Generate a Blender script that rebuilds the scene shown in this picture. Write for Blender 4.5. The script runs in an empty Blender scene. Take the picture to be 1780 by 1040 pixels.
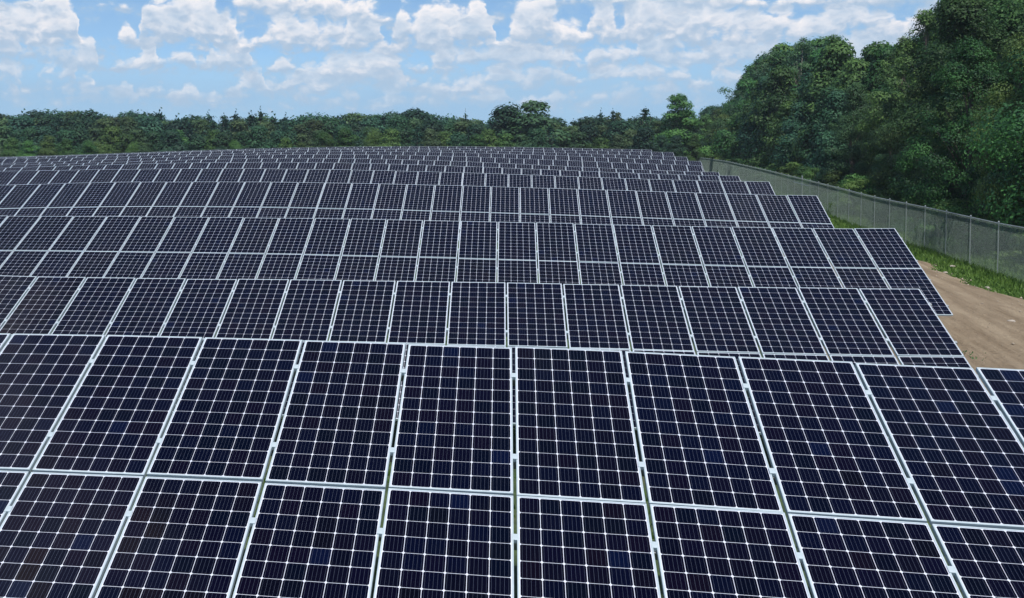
import bpy, math, random
import numpy as np
from mathutils import Matrix, Vector

random.seed(7)
RNG = np.random.default_rng(11)
scene = bpy.context.scene
COL = scene.collection

# ------------------------------------------------------------------ camera
CZ = 4.30                                   # camera height above the foot of the front row
FPX, CX, CY = 1774.45, 597.66, 354.62       # focal length and principal point, in pixels of a 1780 x 1040 picture
RT = Vector((0.98889265, 0.14849595, 0.00634627))
UP = Vector((-0.01084498, 0.02950508, 0.99950580))
FW = Vector((-0.14823531, 0.98847276, -0.03078779))
cam_data = bpy.data.cameras.new('camera')
cam = bpy.data.objects.new('camera', cam_data)
COL.objects.link(cam)
cam.matrix_world = Matrix(((RT.x, UP.x, -FW.x, 0), (RT.y, UP.y, -FW.y, 0), (RT.z, UP.z, -FW.z, CZ), (0, 0, 0, 1)))
cam_data.sensor_width = 36.0
cam_data.lens = FPX / 1780 * 36.0
cam_data.shift_x = (890 - CX) / 1780
cam_data.shift_y = -(520 - CY) / 1780
cam_data.clip_start = 0.1
cam_data.clip_end = 6000
scene.camera = cam


def project(p):
    v = Vector(p) - Vector((0, 0, CZ))
    z = v.dot(FW)
    return CX + FPX * v.dot(RT) / z, CY - FPX * v.dot(UP) / z, z


def ray(px, py):
    return (RT * ((px - CX) / FPX) - UP * ((py - CY) / FPX) + FW).normalized()


# ------------------------------------------------------------------ light
SUN_EL, SUN_AZ = math.radians(58), math.radians(162)      # azimuth clockwise from +Y (north, straight ahead)
sun_dir = Vector((math.sin(SUN_AZ) * math.cos(SUN_EL), math.cos(SUN_AZ) * math.cos(SUN_EL), math.sin(SUN_EL)))
sd = bpy.data.lights.new('sun', 'SUN')
sd.energy = 4.0
sd.angle = math.radians(1.2)
sd.color = (1.0, 0.96, 0.90)
so = bpy.data.objects.new('sun', sd)
COL.objects.link(so)
so.rotation_euler = sun_dir.to_track_quat('Z', 'Y').to_euler()
so.location = (0, -20, 60)

scene.view_settings.view_transform = 'Standard'
scene.view_settings.look = 'None'
scene.view_settings.gamma = 1.0
scene.view_settings.exposure = 0.18
scene.view_settings.use_curve_mapping = False
scene.cycles.max_bounces = 6
scene.cycles.diffuse_bounces = 3
scene.cycles.glossy_bounces = 3
scene.cycles.transmission_bounces = 4
scene.cycles.transparent_max_bounces = 8


# ------------------------------------------------------------------ node helpers
class NT:
    def __init__(self, tree):
        self.t = tree

    def n(self, kind, **kw):
        nd = self.t.nodes.new(kind)
        for k, v in kw.items():
            setattr(nd, k, v)
        return nd

    def link(self, a, b):
        self.t.links.new(a, b)

    def _in(self, sock, v):
        if hasattr(v, 'is_linked') or isinstance(v, bpy.types.NodeSocket):
            self.t.links.new(v, sock)
        else:
            sock.default_value = v

    def math(self, op, a, b=None, c=None, clamp=False):
        nd = self.n('ShaderNodeMath', operation=op, use_clamp=clamp)
        self._in(nd.inputs[0], a)
        if b is not None:
            self._in(nd.inputs[1], b)
        if c is not None:
            self._in(nd.inputs[2], c)
        return nd.outputs[0]

    def vmath(self, op, a, b=None, out=0):
        nd = self.n('ShaderNodeVectorMath', operation=op)
        self._in(nd.inputs[0], a)
        if b is not None:
            self._in(nd.inputs[1], b)
        return nd.outputs[out]

    def mix(self, f, a, b, kind='RGBA', blend='MIX'):
        nd = self.n('ShaderNodeMix', data_type=kind)
        if kind == 'RGBA':
            nd.blend_type = blend
            ia, ib, o = nd.inputs[6], nd.inputs[7], nd.outputs[2]
        else:
            ia, ib, o = nd.inputs[2], nd.inputs[3], nd.outputs[0]
        self._in(nd.inputs[0], f)
        self._in(ia, a)
        self._in(ib, b)
        return o

    def ramp(self, v, lo, hi, a=0.0, b=1.0, smooth=True):
        nd = self.n('ShaderNodeMapRange', interpolation_type='SMOOTHSTEP' if smooth else 'LINEAR')
        self._in(nd.inputs[0], v)
        for k, q in zip((1, 2, 3, 4), (lo, hi, a, b)):
            nd.inputs[k].default_value = q
        return nd.outputs[0]

    def noise(self, vec, scale, detail=4, rough=0.5, dist=0.0, lac=2.0, out=0, dims='3D'):
        nd = self.n('ShaderNodeTexNoise', noise_dimensions=dims)
        if vec is not None:
            self.link(vec, nd.inputs['Vector'])
        nd.inputs['Scale'].default_value = scale
        nd.inputs['Detail'].default_value = detail
        nd.inputs['Roughness'].default_value = rough
        nd.inputs['Lacunarity'].default_value = lac
        nd.inputs['Distortion'].default_value = dist
        return nd.outputs[out]


# ------------------------------------------------------------------ world: sky with cumulus
CLOUD_ROWS = [  # rows of cumulus, near to far: picture height of the flat base, haze in front, (place along the row, height of the cloud there)
    (20, .00, [(-100, 0), (380, 0), (430, 14), (520, 26), (640, 30), (715, 12), (740, 0), (1010, 0), (1060, 6), (1150, 18), (1300, 26), (1420, 10), (1560, 40), (1700, 45), (1900, 20)]),
    (84, .0, [(-100, 40), (0, 56), (34, 60), (52, 62), (70, 64), (98, 72), (118, 70), (136, 52), (145, 8), (160, 0), (208, 0), (222, 24), (238, 28), (250, 6), (258, 48), (290, 62), (304, 56), (345, 74), (362, 66),
               (378, 72), (400, 54), (440, 46), (452, 4), (474, 10), (500, 42), (540, 60), (554, 44), (566, 40), (580, 50), (596, 36), (612, 44), (640, 44), (655, 58), (676, 62), (700, 58), (716, 38), (726, 8), (738, 58),
               (752, 62), (768, 52), (800, 66), (840, 64), (868, 58), (905, 68), (926, 58), (936, 10), (958, 30), (975, 60), (1000, 72), (1030, 68), (1048, 40), (1075, 36), (1092, 16), (1100, 40), (1124, 52), (1150, 46),
               (1166, 24), (1184, 66), (1205, 76), (1230, 68), (1262, 82), (1290, 66), (1330, 60), (1400, 46), (1440, 52), (1500, 30), (1520, 44), (1560, 50), (1600, 30), (1900, 50)]),
    (122, .10, [(-100, 20), (0, 44), (18, 30), (40, 8), (70, 24), (110, 22), (124, 30), (145, 36), (168, 28), (178, 0), (200, 4), (222, 12), (244, 22), (266, 44), (272, 6), (296, 10), (318, 22), (342, 24), (350, 2), (374, 26),
                (390, 36), (402, 30), (420, 40), (444, 58), (458, 52), (470, 12), (500, 0), (530, 20), (560, 0), (700, 24), (760, 12), (796, 8), (816, 24), (838, 42), (860, 36), (880, 24), (920, 30), (960, 40), (1010, 34), (1070, 30), (1098, 8),
                (1112, 26), (1140, 22), (1150, 26), (1180, 24), (1194, 16), (1214, 42), (1240, 46), (1280, 40), (1300, 20), (1360, 40), (1450, 30), (1600, 40), (1900, 20)]),
    (152, .24, [(-100, 12), (0, 24), (30, 20), (52, 2), (70, 22), (88, 28), (104, 14), (132, 30), (142, 6), (152, 18), (166, 24), (174, 0), (205, 0), (260, 10), (300, 6), (380, 0), (428, 6), (452, 26), (478, 36), (490, 30), (496, 4), (520, 16), (545, 30),
                (562, 36), (590, 40), (612, 46), (640, 52), (668, 50), (700, 54), (730, 44), (750, 26), (766, 4), (800, 10), (860, 20), (900, 14), (930, 24), (970, 24), (1000, 28), (1030, 34), (1058, 22), (1070, 10), (1100, 14), (1128, 24),
                (1150, 28), (1180, 22), (1230, 26), (1280, 22), (1296, 6), (1400, 24), (1600, 10), (1900, 20)]),
    (178, .42, [(-100, 6), (60, 0), (200, 8), (224, 26), (240, 24), (250, 0), (320, 4), (336, 30), (352, 28), (364, 14), (386, 24), (398, 2), (440, 12), (462, 8), (490, 20), (520, 26), (530, 6), (600, 4), (640, 12), (664, 16), (690, 6),
                (730, 18), (770, 6), (790, 18), (808, 34), (824, 22), (836, 28), (850, 6), (900, 10), (940, 16), (1000, 10), (1040, 18), (1060, 8), (1100, 0), (1200, 16), (1300, 4), (1600, 14), (1900, 8)]),
]
world = bpy.data.worlds.new('World')
scene.world = world
world.use_nodes = True
wt = world.node_tree
wt.nodes.clear()
W = NT(wt)

tc = W.n('ShaderNodeTexCoord')
ddir = W.vmath('NORMALIZE', tc.outputs['Generated'])
sky = W.n('ShaderNodeTexSky', sky_type='NISHITA', sun_disc=False)
sky.sun_elevation = SUN_EL
sky.sun_rotation = SUN_AZ
sky.altitude = 200
sky.air_density = .85
sky.dust_density = .1
sky.ozone_density = 3.0
skyc = W.vmath('SCALE', sky.outputs[0])
W.t.nodes[-1].inputs['Scale'].default_value = .105
sz = W.n('ShaderNodeSeparateXYZ')
W.link(ddir, sz.inputs[0])
elev = W.math('ARCSINE', sz.outputs[2])
azim = W.math('ARCTAN2', sz.outputs[0], sz.outputs[1])
cb = W.n('ShaderNodeCombineXYZ')
W.link(azim, cb.inputs[0])
W.link(W.math('MULTIPLY', elev, 1.5), cb.inputs[1])
P0 = cb.outputs[0]
# billows: the place at which the clouds are looked up is warped
wv = W.vmath('SUBTRACT', W.noise(P0, 34, 4, .6, out=1, dims='2D'), (.5, .5, .5))
wl = W.vmath('SUBTRACT', W.noise(P0, 9, 1, .5, out=1, dims='2D'), (.5, .5, .5))
Pw = W.vmath('ADD', W.vmath('ADD', P0, W.vmath('MULTIPLY', wv, (.014, .012, 0))), W.vmath('MULTIPLY', wl, (.022, .014, 0)))
sp = W.n('ShaderNodeSeparateXYZ')
W.link(Pw, sp.inputs[0])
az_w = sp.outputs[0]
el_w = W.math('DIVIDE', sp.outputs[1], 1.5)


def puffs(vec):
    nd = W.n('ShaderNodeTexVoronoi', voronoi_dimensions='2D', feature='F1')
    W.link(vec, nd.inputs['Vector'])
    nd.inputs['Scale'].default_value = 46
    nd.inputs['Detail'].default_value = 1.6
    nd.inputs['Roughness'].default_value = .55
    nd.inputs['Lacunarity'].default_value = 2.3
    return W.math('SUBTRACT', .42, nd.outputs[0])


fine = W.noise(Pw, 42, 6, .62, dims='2D')
fine0 = W.math('SUBTRACT', fine, .5)
puff = puffs(Pw)
puff_up = puffs(W.vmath('ADD', Pw, (-.0030, .0075, 0)))
relief = W.math('SUBTRACT', puff, puff_up)
# thin grey-blue veil between the cumulus, thicker low down
veil_n = W.noise(W.vmath('MULTIPLY', ddir, (1, 1, 4.5)), 7, 5, .6)
veil = W.math('MULTIPLY', W.ramp(veil_n, .34, .66), W.ramp(elev, .45, .10, .0, .25))
veil = W.math('MAXIMUM', veil, W.math('MULTIPLY', W.ramp(elev, .120, .070), W.ramp(veil_n, .25, .55, .72, .95)))
skyc = W.vmath('MULTIPLY', skyc, (.86, .97, 1.04))
c = W.mix(veil, skyc, (.315, .495, .700, 1))
c = W.mix(W.ramp(elev, .075, .035, 0, .75), c, (.325, .525, .730, 1))
# high in the sky: the same cumulus seen from below
LAY_OFF = (0.0, 0.0, 0.0)
dzz = W.math('MAXIMUM', W.math('ADD', sz.outputs[2], .10), .05)
pl = W.n('ShaderNodeCombineXYZ')
W.link(W.math('DIVIDE', sz.outputs[0], dzz), pl.inputs[0])
W.link(W.math('DIVIDE', sz.outputs[1], dzz), pl.inputs[1])
lay = W.noise(W.vmath('ADD', pl.outputs[0], LAY_OFF), 1.7, 6, .58)
la = W.math('MULTIPLY', W.ramp(lay, .54, .66), W.ramp(elev, .17, .24))
c = W.mix(W.math('MULTIPLY', la, .9), c, W.mix(W.ramp(lay, .58, .74), (.70, .71, .75, 1), (.42, .48, .57, 1)))
AZ0, AZ1 = (lambda a, b: (math.atan2(a.x, a.y), math.atan2(b.x, b.y)))(ray(-100, 120), ray(1900, 120))
x01 = W.math('PINGPONG', W.math('DIVIDE', W.math('SUBTRACT', az_w, AZ0), AZ1 - AZ0), 1.0)
for (by, hz, prof) in reversed(CLOUD_ROWS):
    base = math.asin(ray(800, by).z)
    fc = W.n('ShaderNodeFloatCurve')
    cu = fc.mapping.curves[0]
    pts = [((px + 100) / 2000, hgt / 100) for px, hgt in prof]
    cu.points[0].location = pts[0]
    cu.points[1].location = pts[-1]
    for q in pts[1:-1]:
        cu.points.new(*q)
    for q in cu.points:
        q.handle_type = 'AUTO_CLAMPED'
    fc.mapping.update()
    W.link(x01, fc.inputs['Value'])
    thick = W.math('MULTIPLY_ADD', fc.outputs[0], 125 / FPX, .0035)
    bcv = W.n('ShaderNodeCombineXYZ')
    W.link(azim, bcv.inputs[0])
    bcv.inputs[1].default_value = by * .37
    wave = W.math('MULTIPLY_ADD', W.noise(bcv.outputs[0], 5.5, 2, .5, dims='2D'), .036, base - .018)
    up = W.math('SUBTRACT', el_w, wave)
    top = W.math('MULTIPLY', W.math('SUBTRACT', W.math('SUBTRACT', thick, .0035), up), 44)
    bot = W.math('MULTIPLY', W.math('ADD', up, .006), 30)
    D = W.math('MINIMUM', W.math('MINIMUM', top, bot), 1.0)
    D = W.math('MULTIPLY_ADD', fine0, .85, W.math('MULTIPLY_ADD', puff, .62, W.math('ADD', D, .22)))
    alpha = W.ramp(D, -.08, .40)
    v = W.math('DIVIDE', up, W.math('MAXIMUM', thick, .008), clamp=True)
    lit = W.math('MULTIPLY_ADD', fine0, .9, W.math('MULTIPLY_ADD', relief, .42, W.math('MULTIPLY_ADD', v, 1.05, .02)))
    lit = W.ramp(lit, .0, .85)
    cc = W.mix(lit, (.385, .505, .655, 1), (.840, .820, .840, 1))
    cc = W.mix(hz, cc, (.375, .540, .715, 1))
    halo = W.ramp(D, -.40, .10, 0, .34)
    c = W.mix(halo, c, (.355, .520, .700, 1))
    c = W.mix(alpha, c, cc)
c2 = c
bg = W.n('ShaderNodeBackground')
W.link(c2, bg.inputs[0])
bg.inputs[1].default_value = 1.0
wo = W.n('ShaderNodeOutputWorld')
W.link(bg.outputs[0], wo.inputs[0])
world.cycles.sampling_method = 'MANUAL'
world.cycles.sample_map_resolution = 512


# ------------------------------------------------------------------ materials
def mat(name):
    m = bpy.data.materials.new(name)
    m.use_nodes = True
    m.node_tree.nodes.clear()
    t = NT(m.node_tree)
    b = t.n('ShaderNodeBsdfPrincipled')
    o = t.n('ShaderNodeOutputMaterial')
    t.link(b.outputs[0], o.inputs[0])
    return m, t, b, o


def simple(name, col, rough=.6, metal=0.0, var=.12, scale=4.0, bump=0.0):
    m, t, b, o = mat(name)
    tcn = t.n('ShaderNodeTexCoord')
    nz = t.noise(tcn.outputs['Object'], scale, 5, .6)
    f = t.ramp(nz, .3, .7, 1 - var, 1 + var, False)
    c = t.vmath('SCALE', (col[0], col[1], col[2]))
    t.link(f, t.t.nodes[-1].inputs['Scale'])
    t.link(c, b.inputs['Base Color'])
    b.inputs['Roughness'].default_value = rough
    b.inputs['Metallic'].default_value = metal
    if bump:
        bp = t.n('ShaderNodeBump')
        bp.inputs['Strength'].default_value = bump
        t.link(nz, bp.inputs['Height'])
        t.link(bp.outputs[0], b.inputs['Normal'])
    return m


M_FRAME = simple('anodised_aluminium', (.49, .57, .60), .42, .15, .08, 9)
M_STEEL = simple('galvanised_steel', (.34, .38, .38), .5, .45, .14, 6)
M_WIRE = simple('weathered_wire', (.31, .39, .35), .6, .3, .14, 6)
M_STEELD = simple('galvanised_steel_rack', (.42, .44, .45), .55, .5, .14, 6)
M_GRAVEL = simple('tan_gravel', (.34, .28, .21), .9, 0, .25, 7)
M_STONE = simple('pale_stone', (.42, .37, .31), .9, 0, .25, 7, .5)


def glassy(b, coat=1.0):
    b.inputs['Coat Weight'].default_value = coat
    b.inputs['Coat Roughness'].default_value = .035
    b.inputs['Coat IOR'].default_value = 1.34


def make_backsheet():
    m, t, b, o = mat('white_backsheet_under_glass')
    b.inputs['Base Color'].default_value = (.64, .67, .76, 1)
    b.inputs['Roughness'].default_value = .6
    glassy(b, .4)
    return m


def make_cell_mat():
    m, t, b, o = mat('mono_silicon_cell')
    uv = t.n('ShaderNodeUVMap', uv_map='UVMap')
    s = t.n('ShaderNodeSeparateXYZ')
    t.link(uv.outputs[0], s.inputs[0])
    tint = t.n('ShaderNodeAttribute', attribute_name='tint')
    # five tinned ribbons run along the slope over every cell
    fr = t.math('FRACT', t.math('MULTIPLY', s.outputs[0], 5.0))
    dist = t.math('ABSOLUTE', t.math('SUBTRACT', fr, .5))
    bus = t.math('LESS_THAN', dist, .019)
    cr = t.n('ShaderNodeValToRGB')
    cr.color_ramp.interpolation = 'CONSTANT'
    stops = [(0, (.0006, .0005, .0036)), (.14, (.0004, .0009, .0046)), (.28, (.0012, .0006, .0052)), (.42, (.0006, .0008, .0066)), (.56, (.0020, .0006, .0050)),
             (.68, (.0006, .0010, .0080)), (.80, (.0015, .0007, .0064)), (.90, (.0006, .0015, .0095)), (.975, (.0009, .0026, .0160))]
    while len(cr.color_ramp.elements) < len(stops):
        cr.color_ramp.elements.new(.5)
    for el_, (q, cc_) in zip(cr.color_ramp.elements, stops):
        el_.position = q
        el_.color = (*cc_, 1)
    t.link(tint.outputs['Fac'], cr.inputs[0])
    col = cr.outputs[0]
    oi = t.n('ShaderNodeObjectInfo')
    # anti-reflection coating: its film differs from module to module and tints what the glass mirrors; the brown also paints in mirrored-cloud sheen
    ar = t.n('ShaderNodeValToRGB')
    for _ in range(4):
        ar.color_ramp.elements.new(.5)
    for el_, (q, cc_) in zip(ar.color_ramp.elements, [(0, (.34, .52, 1.0)), (.36, (.42, .56, 1.0)), (.52, (.70, .56, .95)), (.64, (.45, .72, .95)), (.78, (.85, .66, .78)), (.94, (1.0, .70, .58))]):
        el_.position = q
        el_.color = (*cc_, 1)
    t.link(oi.outputs['Random'], ar.inputs[0])
    t.link(ar.outputs[0], b.inputs['Specular Tint'])
    col = t.mix(bus, col, (.085, .100, .140, 1))
    t.link(col, b.inputs['Base Color'])
    b.inputs['IOR'].default_value = 1.36
    b.inputs['Specular IOR Level'].default_value = .5
    b.inputs['Roughness'].default_value = .06
    # and is a little dusty
    tcn = t.n('ShaderNodeTexCoord')
    dust = t.noise(tcn.outputs['Object'], 3.0, 5, .65)
    dustf = t.ramp(dust, .35, .75, .0, .002, False)
    dn = t.n('ShaderNodeBsdfDiffuse')
    dn.inputs[0].default_value = (.32, .29, .26, 1)
    mx = t.n('ShaderNodeMixShader')
    t.link(dustf, mx.inputs[0])
    t.link(b.outputs[0], mx.inputs[1])
    t.link(dn.outputs[0], mx.inputs[2])
    t.link(mx.outputs[0], o.inputs[0])
    return m


M_BACK = make_backsheet()
M_CELL = make_cell_mat()


def leaf_mat(name, dark, light, trans=.28):
    m, t, b, o = mat(name)
    tint = t.n('ShaderNodeAttribute', attribute_name='tint')
    oi = t.n('ShaderNodeObjectInfo')
    c = t.mix(t.ramp(tint.outputs['Fac'], 0, 1, smooth=False), (*dark, 1), (*light, 1))
    hsv = t.n('ShaderNodeHueSaturation')
    t.link(t.ramp(oi.outputs['Random'], 0, 1, .462, .522, False), hsv.inputs['Hue'])
    t.link(t.ramp(t.math('FRACT', t.math('MULTIPLY', oi.outputs['Random'], 7.3)), 0, 1, .62, 1.45, False), hsv.inputs['Value'])
    hsv.inputs['Saturation'].default_value = 1.0
    t.link(c, hsv.inputs['Color'])
    t.link(hsv.outputs[0], b.inputs['Base Color'])
    b.inputs['Roughness'].default_value = .6
    b.inputs['Specular IOR Level'].default_value = .3
    tr = t.n('ShaderNodeBsdfTranslucent')
    t.link(hsv.outputs[0], tr.inputs[0])
    mx = t.n('ShaderNodeMixShader')
    mx.inputs[0].default_value = trans
    t.link(b.outputs[0], mx.inputs[1])
    t.link(tr.outputs[0], mx.inputs[2])
    t.link(mx.outputs[0], o.inputs[0])
    return m


M_LEAF = leaf_mat('broad_leaves', (.023, .072, .029), (.078, .185, .044), .32)
M_HAZYLEAF = leaf_mat('dark_hazy_far_leaves', (.015, .054, .036), (.046, .122, .060), .28)  # far trees: bluish cast of distance haze put into the leaf colour
M_LEAF2 = leaf_mat('yellowish_broad_leaves', (.042, .105, .030), (.112, .218, .052), .32)
M_LEAFD = leaf_mat('olive_leaves', (.034, .080, .040), (.084, .156, .058), .32)
M_PINE = leaf_mat('pine_needles', (.012, .054, .040), (.036, .100, .058), .15)
M_GRASS = leaf_mat('grass_blades', (.085, .165, .026), (.180, .285, .058), .35)
M_BARK = simple('bark', (.085, .072, .060), .9, 0, .3, 5, .6)
M_BARKP = simple('pale_bark', (.20, .185, .16), .9, 0, .25, 5, .5)


def ground_mat():
    m, t, b, o = mat('grassy_ground')
    g = t.n('ShaderNodeNewGeometry')
    n1 = t.noise(g.outputs['Position'], .35, 6, .6)
    n2 = t.noise(g.outputs['Position'], 3.0, 5, .65)
    c = t.mix(t.ramp(n2, .35, .7), (.030, .055, .018, 1), (.075, .115, .035, 1))
    c = t.mix(t.ramp(n1, .52, .70, 0, .6), c, (.13, .11, .07, 1))
    t.link(c, b.inputs['Base Color'])
    b.inputs['Roughness'].default_value = .95
    bp = t.n('ShaderNodeBump')
    bp.inputs['Strength'].default_value = .7
    t.link(n2, bp.inputs['Height'])
    t.link(bp.outputs[0], b.inputs['Normal'])
    return m


def road_mat():
    m, t, b, o = mat('dirt_track')
    g = t.n('ShaderNodeNewGeometry')
    uv = t.n('ShaderNodeUVMap', uv_map='UVMap')          # x across the track in metres, y along it
    p = g.outputs['Position']
    n1 = t.noise(t.vmath('MULTIPLY', uv.outputs[0], (1.0, .12, 1)), 1.7, 8, .68)
    n2 = t.noise(p, 9.0, 6, .7)
    n3 = t.noise(p, .5, 4, .6)
    c = t.mix(t.ramp(n1, .32, .68), (.225, .166, .104, 1), (.415, .326, .220, 1))
    c = t.mix(t.ramp(n3, .45, .7, 0, .55), c, (.265, .195, .126, 1))
    c = t.mix(t.ramp(n2, .50, .75, 0, .5), c, (.38, .300, .210, 1))
    c = t.mix(t.ramp(n2, .40, .25, 0, .6), c, (.12, .095, .070, 1))
    t.link(c, b.inputs['Base Color'])
    b.inputs['Roughness'].default_value = .95
    b.inputs['Specular IOR Level'].default_value = .2
    bp = t.n('ShaderNodeBump')
    bp.inputs['Strength'].default_value = 1.0
    bp.inputs['Distance'].default_value = .12
    t.link(t.math('ADD', n2, n1), bp.inputs['Height'])
    t.link(bp.outputs[0], b.inputs['Normal'])
    return m


M_GROUND = ground_mat()
M_ROAD = road_mat()


# ------------------------------------------------------------------ mesh helpers
def mesh_np(name, V, F, mats, tint=None, mi=None, uv=None, smooth=False):
    """V (n,3), F (m,k) all faces with k corners; tint per face, uv per corner"""
    V = np.asarray(V, np.float32)
    F = np.asarray(F, np.int32)
    me = bpy.data.meshes.new(name)
    me.vertices.add(len(V))
    me.vertices.foreach_set('co', V.ravel())
    k = F.shape[1]
    me.loops.add(F.size)
    me.loops.foreach_set('vertex_index', F.ravel())
    me.polygons.add(len(F))
    me.polygons.foreach_set('loop_start', np.arange(0, F.size, k, dtype=np.int32))
    try:
        me.polygons.foreach_set('loop_total', np.full(len(F), k, np.int32))
    except Exception:
        pass
    if mi is not None:
        me.polygons.foreach_set('material_index', np.asarray(mi, np.int32))
    if smooth:
        me.polygons.foreach_set('use_smooth', np.ones(len(F), bool))
    me.update(calc_edges=True)
    for m in (mats if isinstance(mats, (list, tuple)) else [mats]):
        me.materials.append(m)
    if uv is not None:
        l = me.uv_layers.new(name='UVMap')
        l.data.foreach_set('uv', np.asarray(uv, np.float32).ravel())
    if tint is not None:
        a = me.attributes.new('tint', 'FLOAT', 'FACE')
        a.data.foreach_set('value', np.asarray(tint, np.float32))
    me.validate()
    return me


def mesh_py(name, V, F, mats, mi=None, smooth=False):
    me = bpy.data.meshes.new(name)
    me.from_pydata([tuple(v) for v in V], [], F)
    for m in (mats if isinstance(mats, (list, tuple)) else [mats]):
        me.materials.append(m)
    if mi is not None:
        for p, i in zip(me.polygons, mi):
            p.material_index = i
    if smooth:
        for p in me.polygons:
            p.use_smooth = True
    me.update()
    return me


def obj(name, me, parent=None, loc=None, mtx=None):
    o = bpy.data.objects.new(name, me)
    COL.objects.link(o)
    if parent is not None:
        o.parent = parent
    if mtx is not None:
        o.matrix_basis = mtx
    elif loc is not None:
        o.location = loc
    return o


def tag(o, label=None, cat=None, group=None, kind=None):
    if label:
        o['label'] = label
    if cat:
        o['category'] = cat
    if group:
        o['group'] = group
    if kind:
        o['kind'] = kind
    return o


def box_vf(x0, x1, y0, y1, z0, z1):
    V = [(x, y, z) for z in (z0, z1) for y in (y0, y1) for x in (x0, x1)]
    F = [(0, 2, 3, 1), (4, 5, 7, 6), (0, 1, 5, 4), (2, 6, 7, 3), (0, 4, 6, 2), (1, 3, 7, 5)]
    return V, F


def tube_vf(pts, rads, n=6, cap=True):
    """a tapered tube through pts"""
    V, F = [], []
    pts = [Vector(p) for p in pts]
    for i, p in enumerate(pts):
        d = (pts[min(i + 1, len(pts) - 1)] - pts[max(i - 1, 0)]).normalized()
        a = Vector((1, 0, 0)) if abs(d.x) < .8 else Vector((0, 1, 0))
        u = d.cross(a).normalized()
        v = d.cross(u)
        for k in range(n):
            t = 2 * math.pi * k / n
            V.append(p + (u * math.cos(t) + v * math.sin(t)) * rads[i])
    for i in range(len(pts) - 1):
        for k in range(n):
            a, b = i * n + k, i * n + (k + 1) % n
            F.append((a, b, b + n, a + n))
    if cap:
        F.append(tuple(range(n))[::-1])
        F.append(tuple(range((len(pts) - 1) * n, len(pts) * n)))
    return V, F


# ------------------------------------------------------------------ terrain: the capped hill the rows stand on
TILT = .46981555
PITCH, LEN, GAPV = 1.03, 1.96, .02
ROWY0, ROWSP = 9.9456, 9.31127
ROWS = [  # polynomial of the height of the top edge along the row, limits of validity, offset of the joints, right end
    ((.00011485, -.0019726, -.0075274, -1.6751), (-6.5, 6.5), .175, 8.4),
    ((1.3728e-05, 9.1635e-05, -.0008124, .0042997, -2.044), (-9.5, 7.4), .189, 7.38),
    ((3.1763e-06, 6.7771e-05, -.00042676, -.009652, -1.3428), (-13.4, 10.3), .034, 10.33),
    ((4.3961e-07, 4.6449e-05, -.00060374, -.020479, -.48805), (-17.8, 11.1), .817, 11.09),
    ((1.6745e-06, 6.6014e-05, -.00057742, -.027907, -.021916), (-23.2, 11.9), .515, 11.85),
    ((1.3776e-06, 6.4941e-05, -.00068674, -.034283, .32088), (-28.7, 12.6), 1.305, 12.64),
    ((1.6266e-06, 6.8468e-05, -.00098114, -.039787, .66194), (-32.9, 13.6), 1.169, 13.58),
    ((8.2957e-07, 3.9735e-05, -.00094321, -.032024, 1.1419), (-37.5, 14.3), .875, 14.32),
    ((5.4087e-07, 1.9319e-05, -.0010751, -.025002, 1.6191), (-42.8, 16.1), 1.574, 16.06),
    ((2.5368e-07, 1.2408e-05, -.00076688, -.020118, 2.0234), (-48.1, 16.5), 1.103, 16.54),
    ((2.2646e-07, 1.3561e-05, -.00052079, -.011994, 2.4308), (-52.8, 16.5), .42, 16.52),
    ((1.6329e-07, 8.6941e-06, -.00060753, -.0095884, 2.8799), (-57.6, 15.9), .77, 15.91),
]
HGT = 2.62                                    # top edge of a row above the ground below it


def row_z(r, u):
    """height of the top edge and its slope at u (array)"""
    co, (lo, hi), _, _ = ROWS[r]
    u = np.asarray(u, float)
    uc = np.clip(u, lo, hi)
    dco = np.polyder(np.array(co))
    s = np.polyval(dco, uc)
    return np.polyval(co, uc) + s * (u - uc) + CZ, s


FX0, FM = 14.65, .100                        # plan of the fence: x = FX0 + FM * y
FTOP = [(15, -2.10), (30, -2.00)]             # height of the fence's top along it, from the camera's height
for _px, _py in [(1779.3, 395), (1732.2, 386.8), (1686.8, 376.7), (1644.7, 367.5), (1609.1, 359.7), (1577.7, 353.6), (1549.1, 347.9), (1522.8, 342.5), (1501.9, 337.4),
                 (1463.1, 327.3), (1382.2, 307.4), (1321.6, 292.9), (1262.6, 280.1), (1230, 275.5), (1195, 272)]:
    _q = ray(_px, _py)
    _t = FX0 / (_q.x - FM * _q.y)
    FTOP.append((_q.y * _t, _q.z * _t))
FTOP.append((FTOP[-1][0] + 60, FTOP[-1][1]))
FH = 2.06


def fence_top(y):
    return np.interp(y, [a for a, _ in FTOP], [b for _, b in FTOP]) + CZ


def smooth01(t):
    t = np.clip(t, 0, 1)
    return t * t * (3 - 2 * t)


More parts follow.
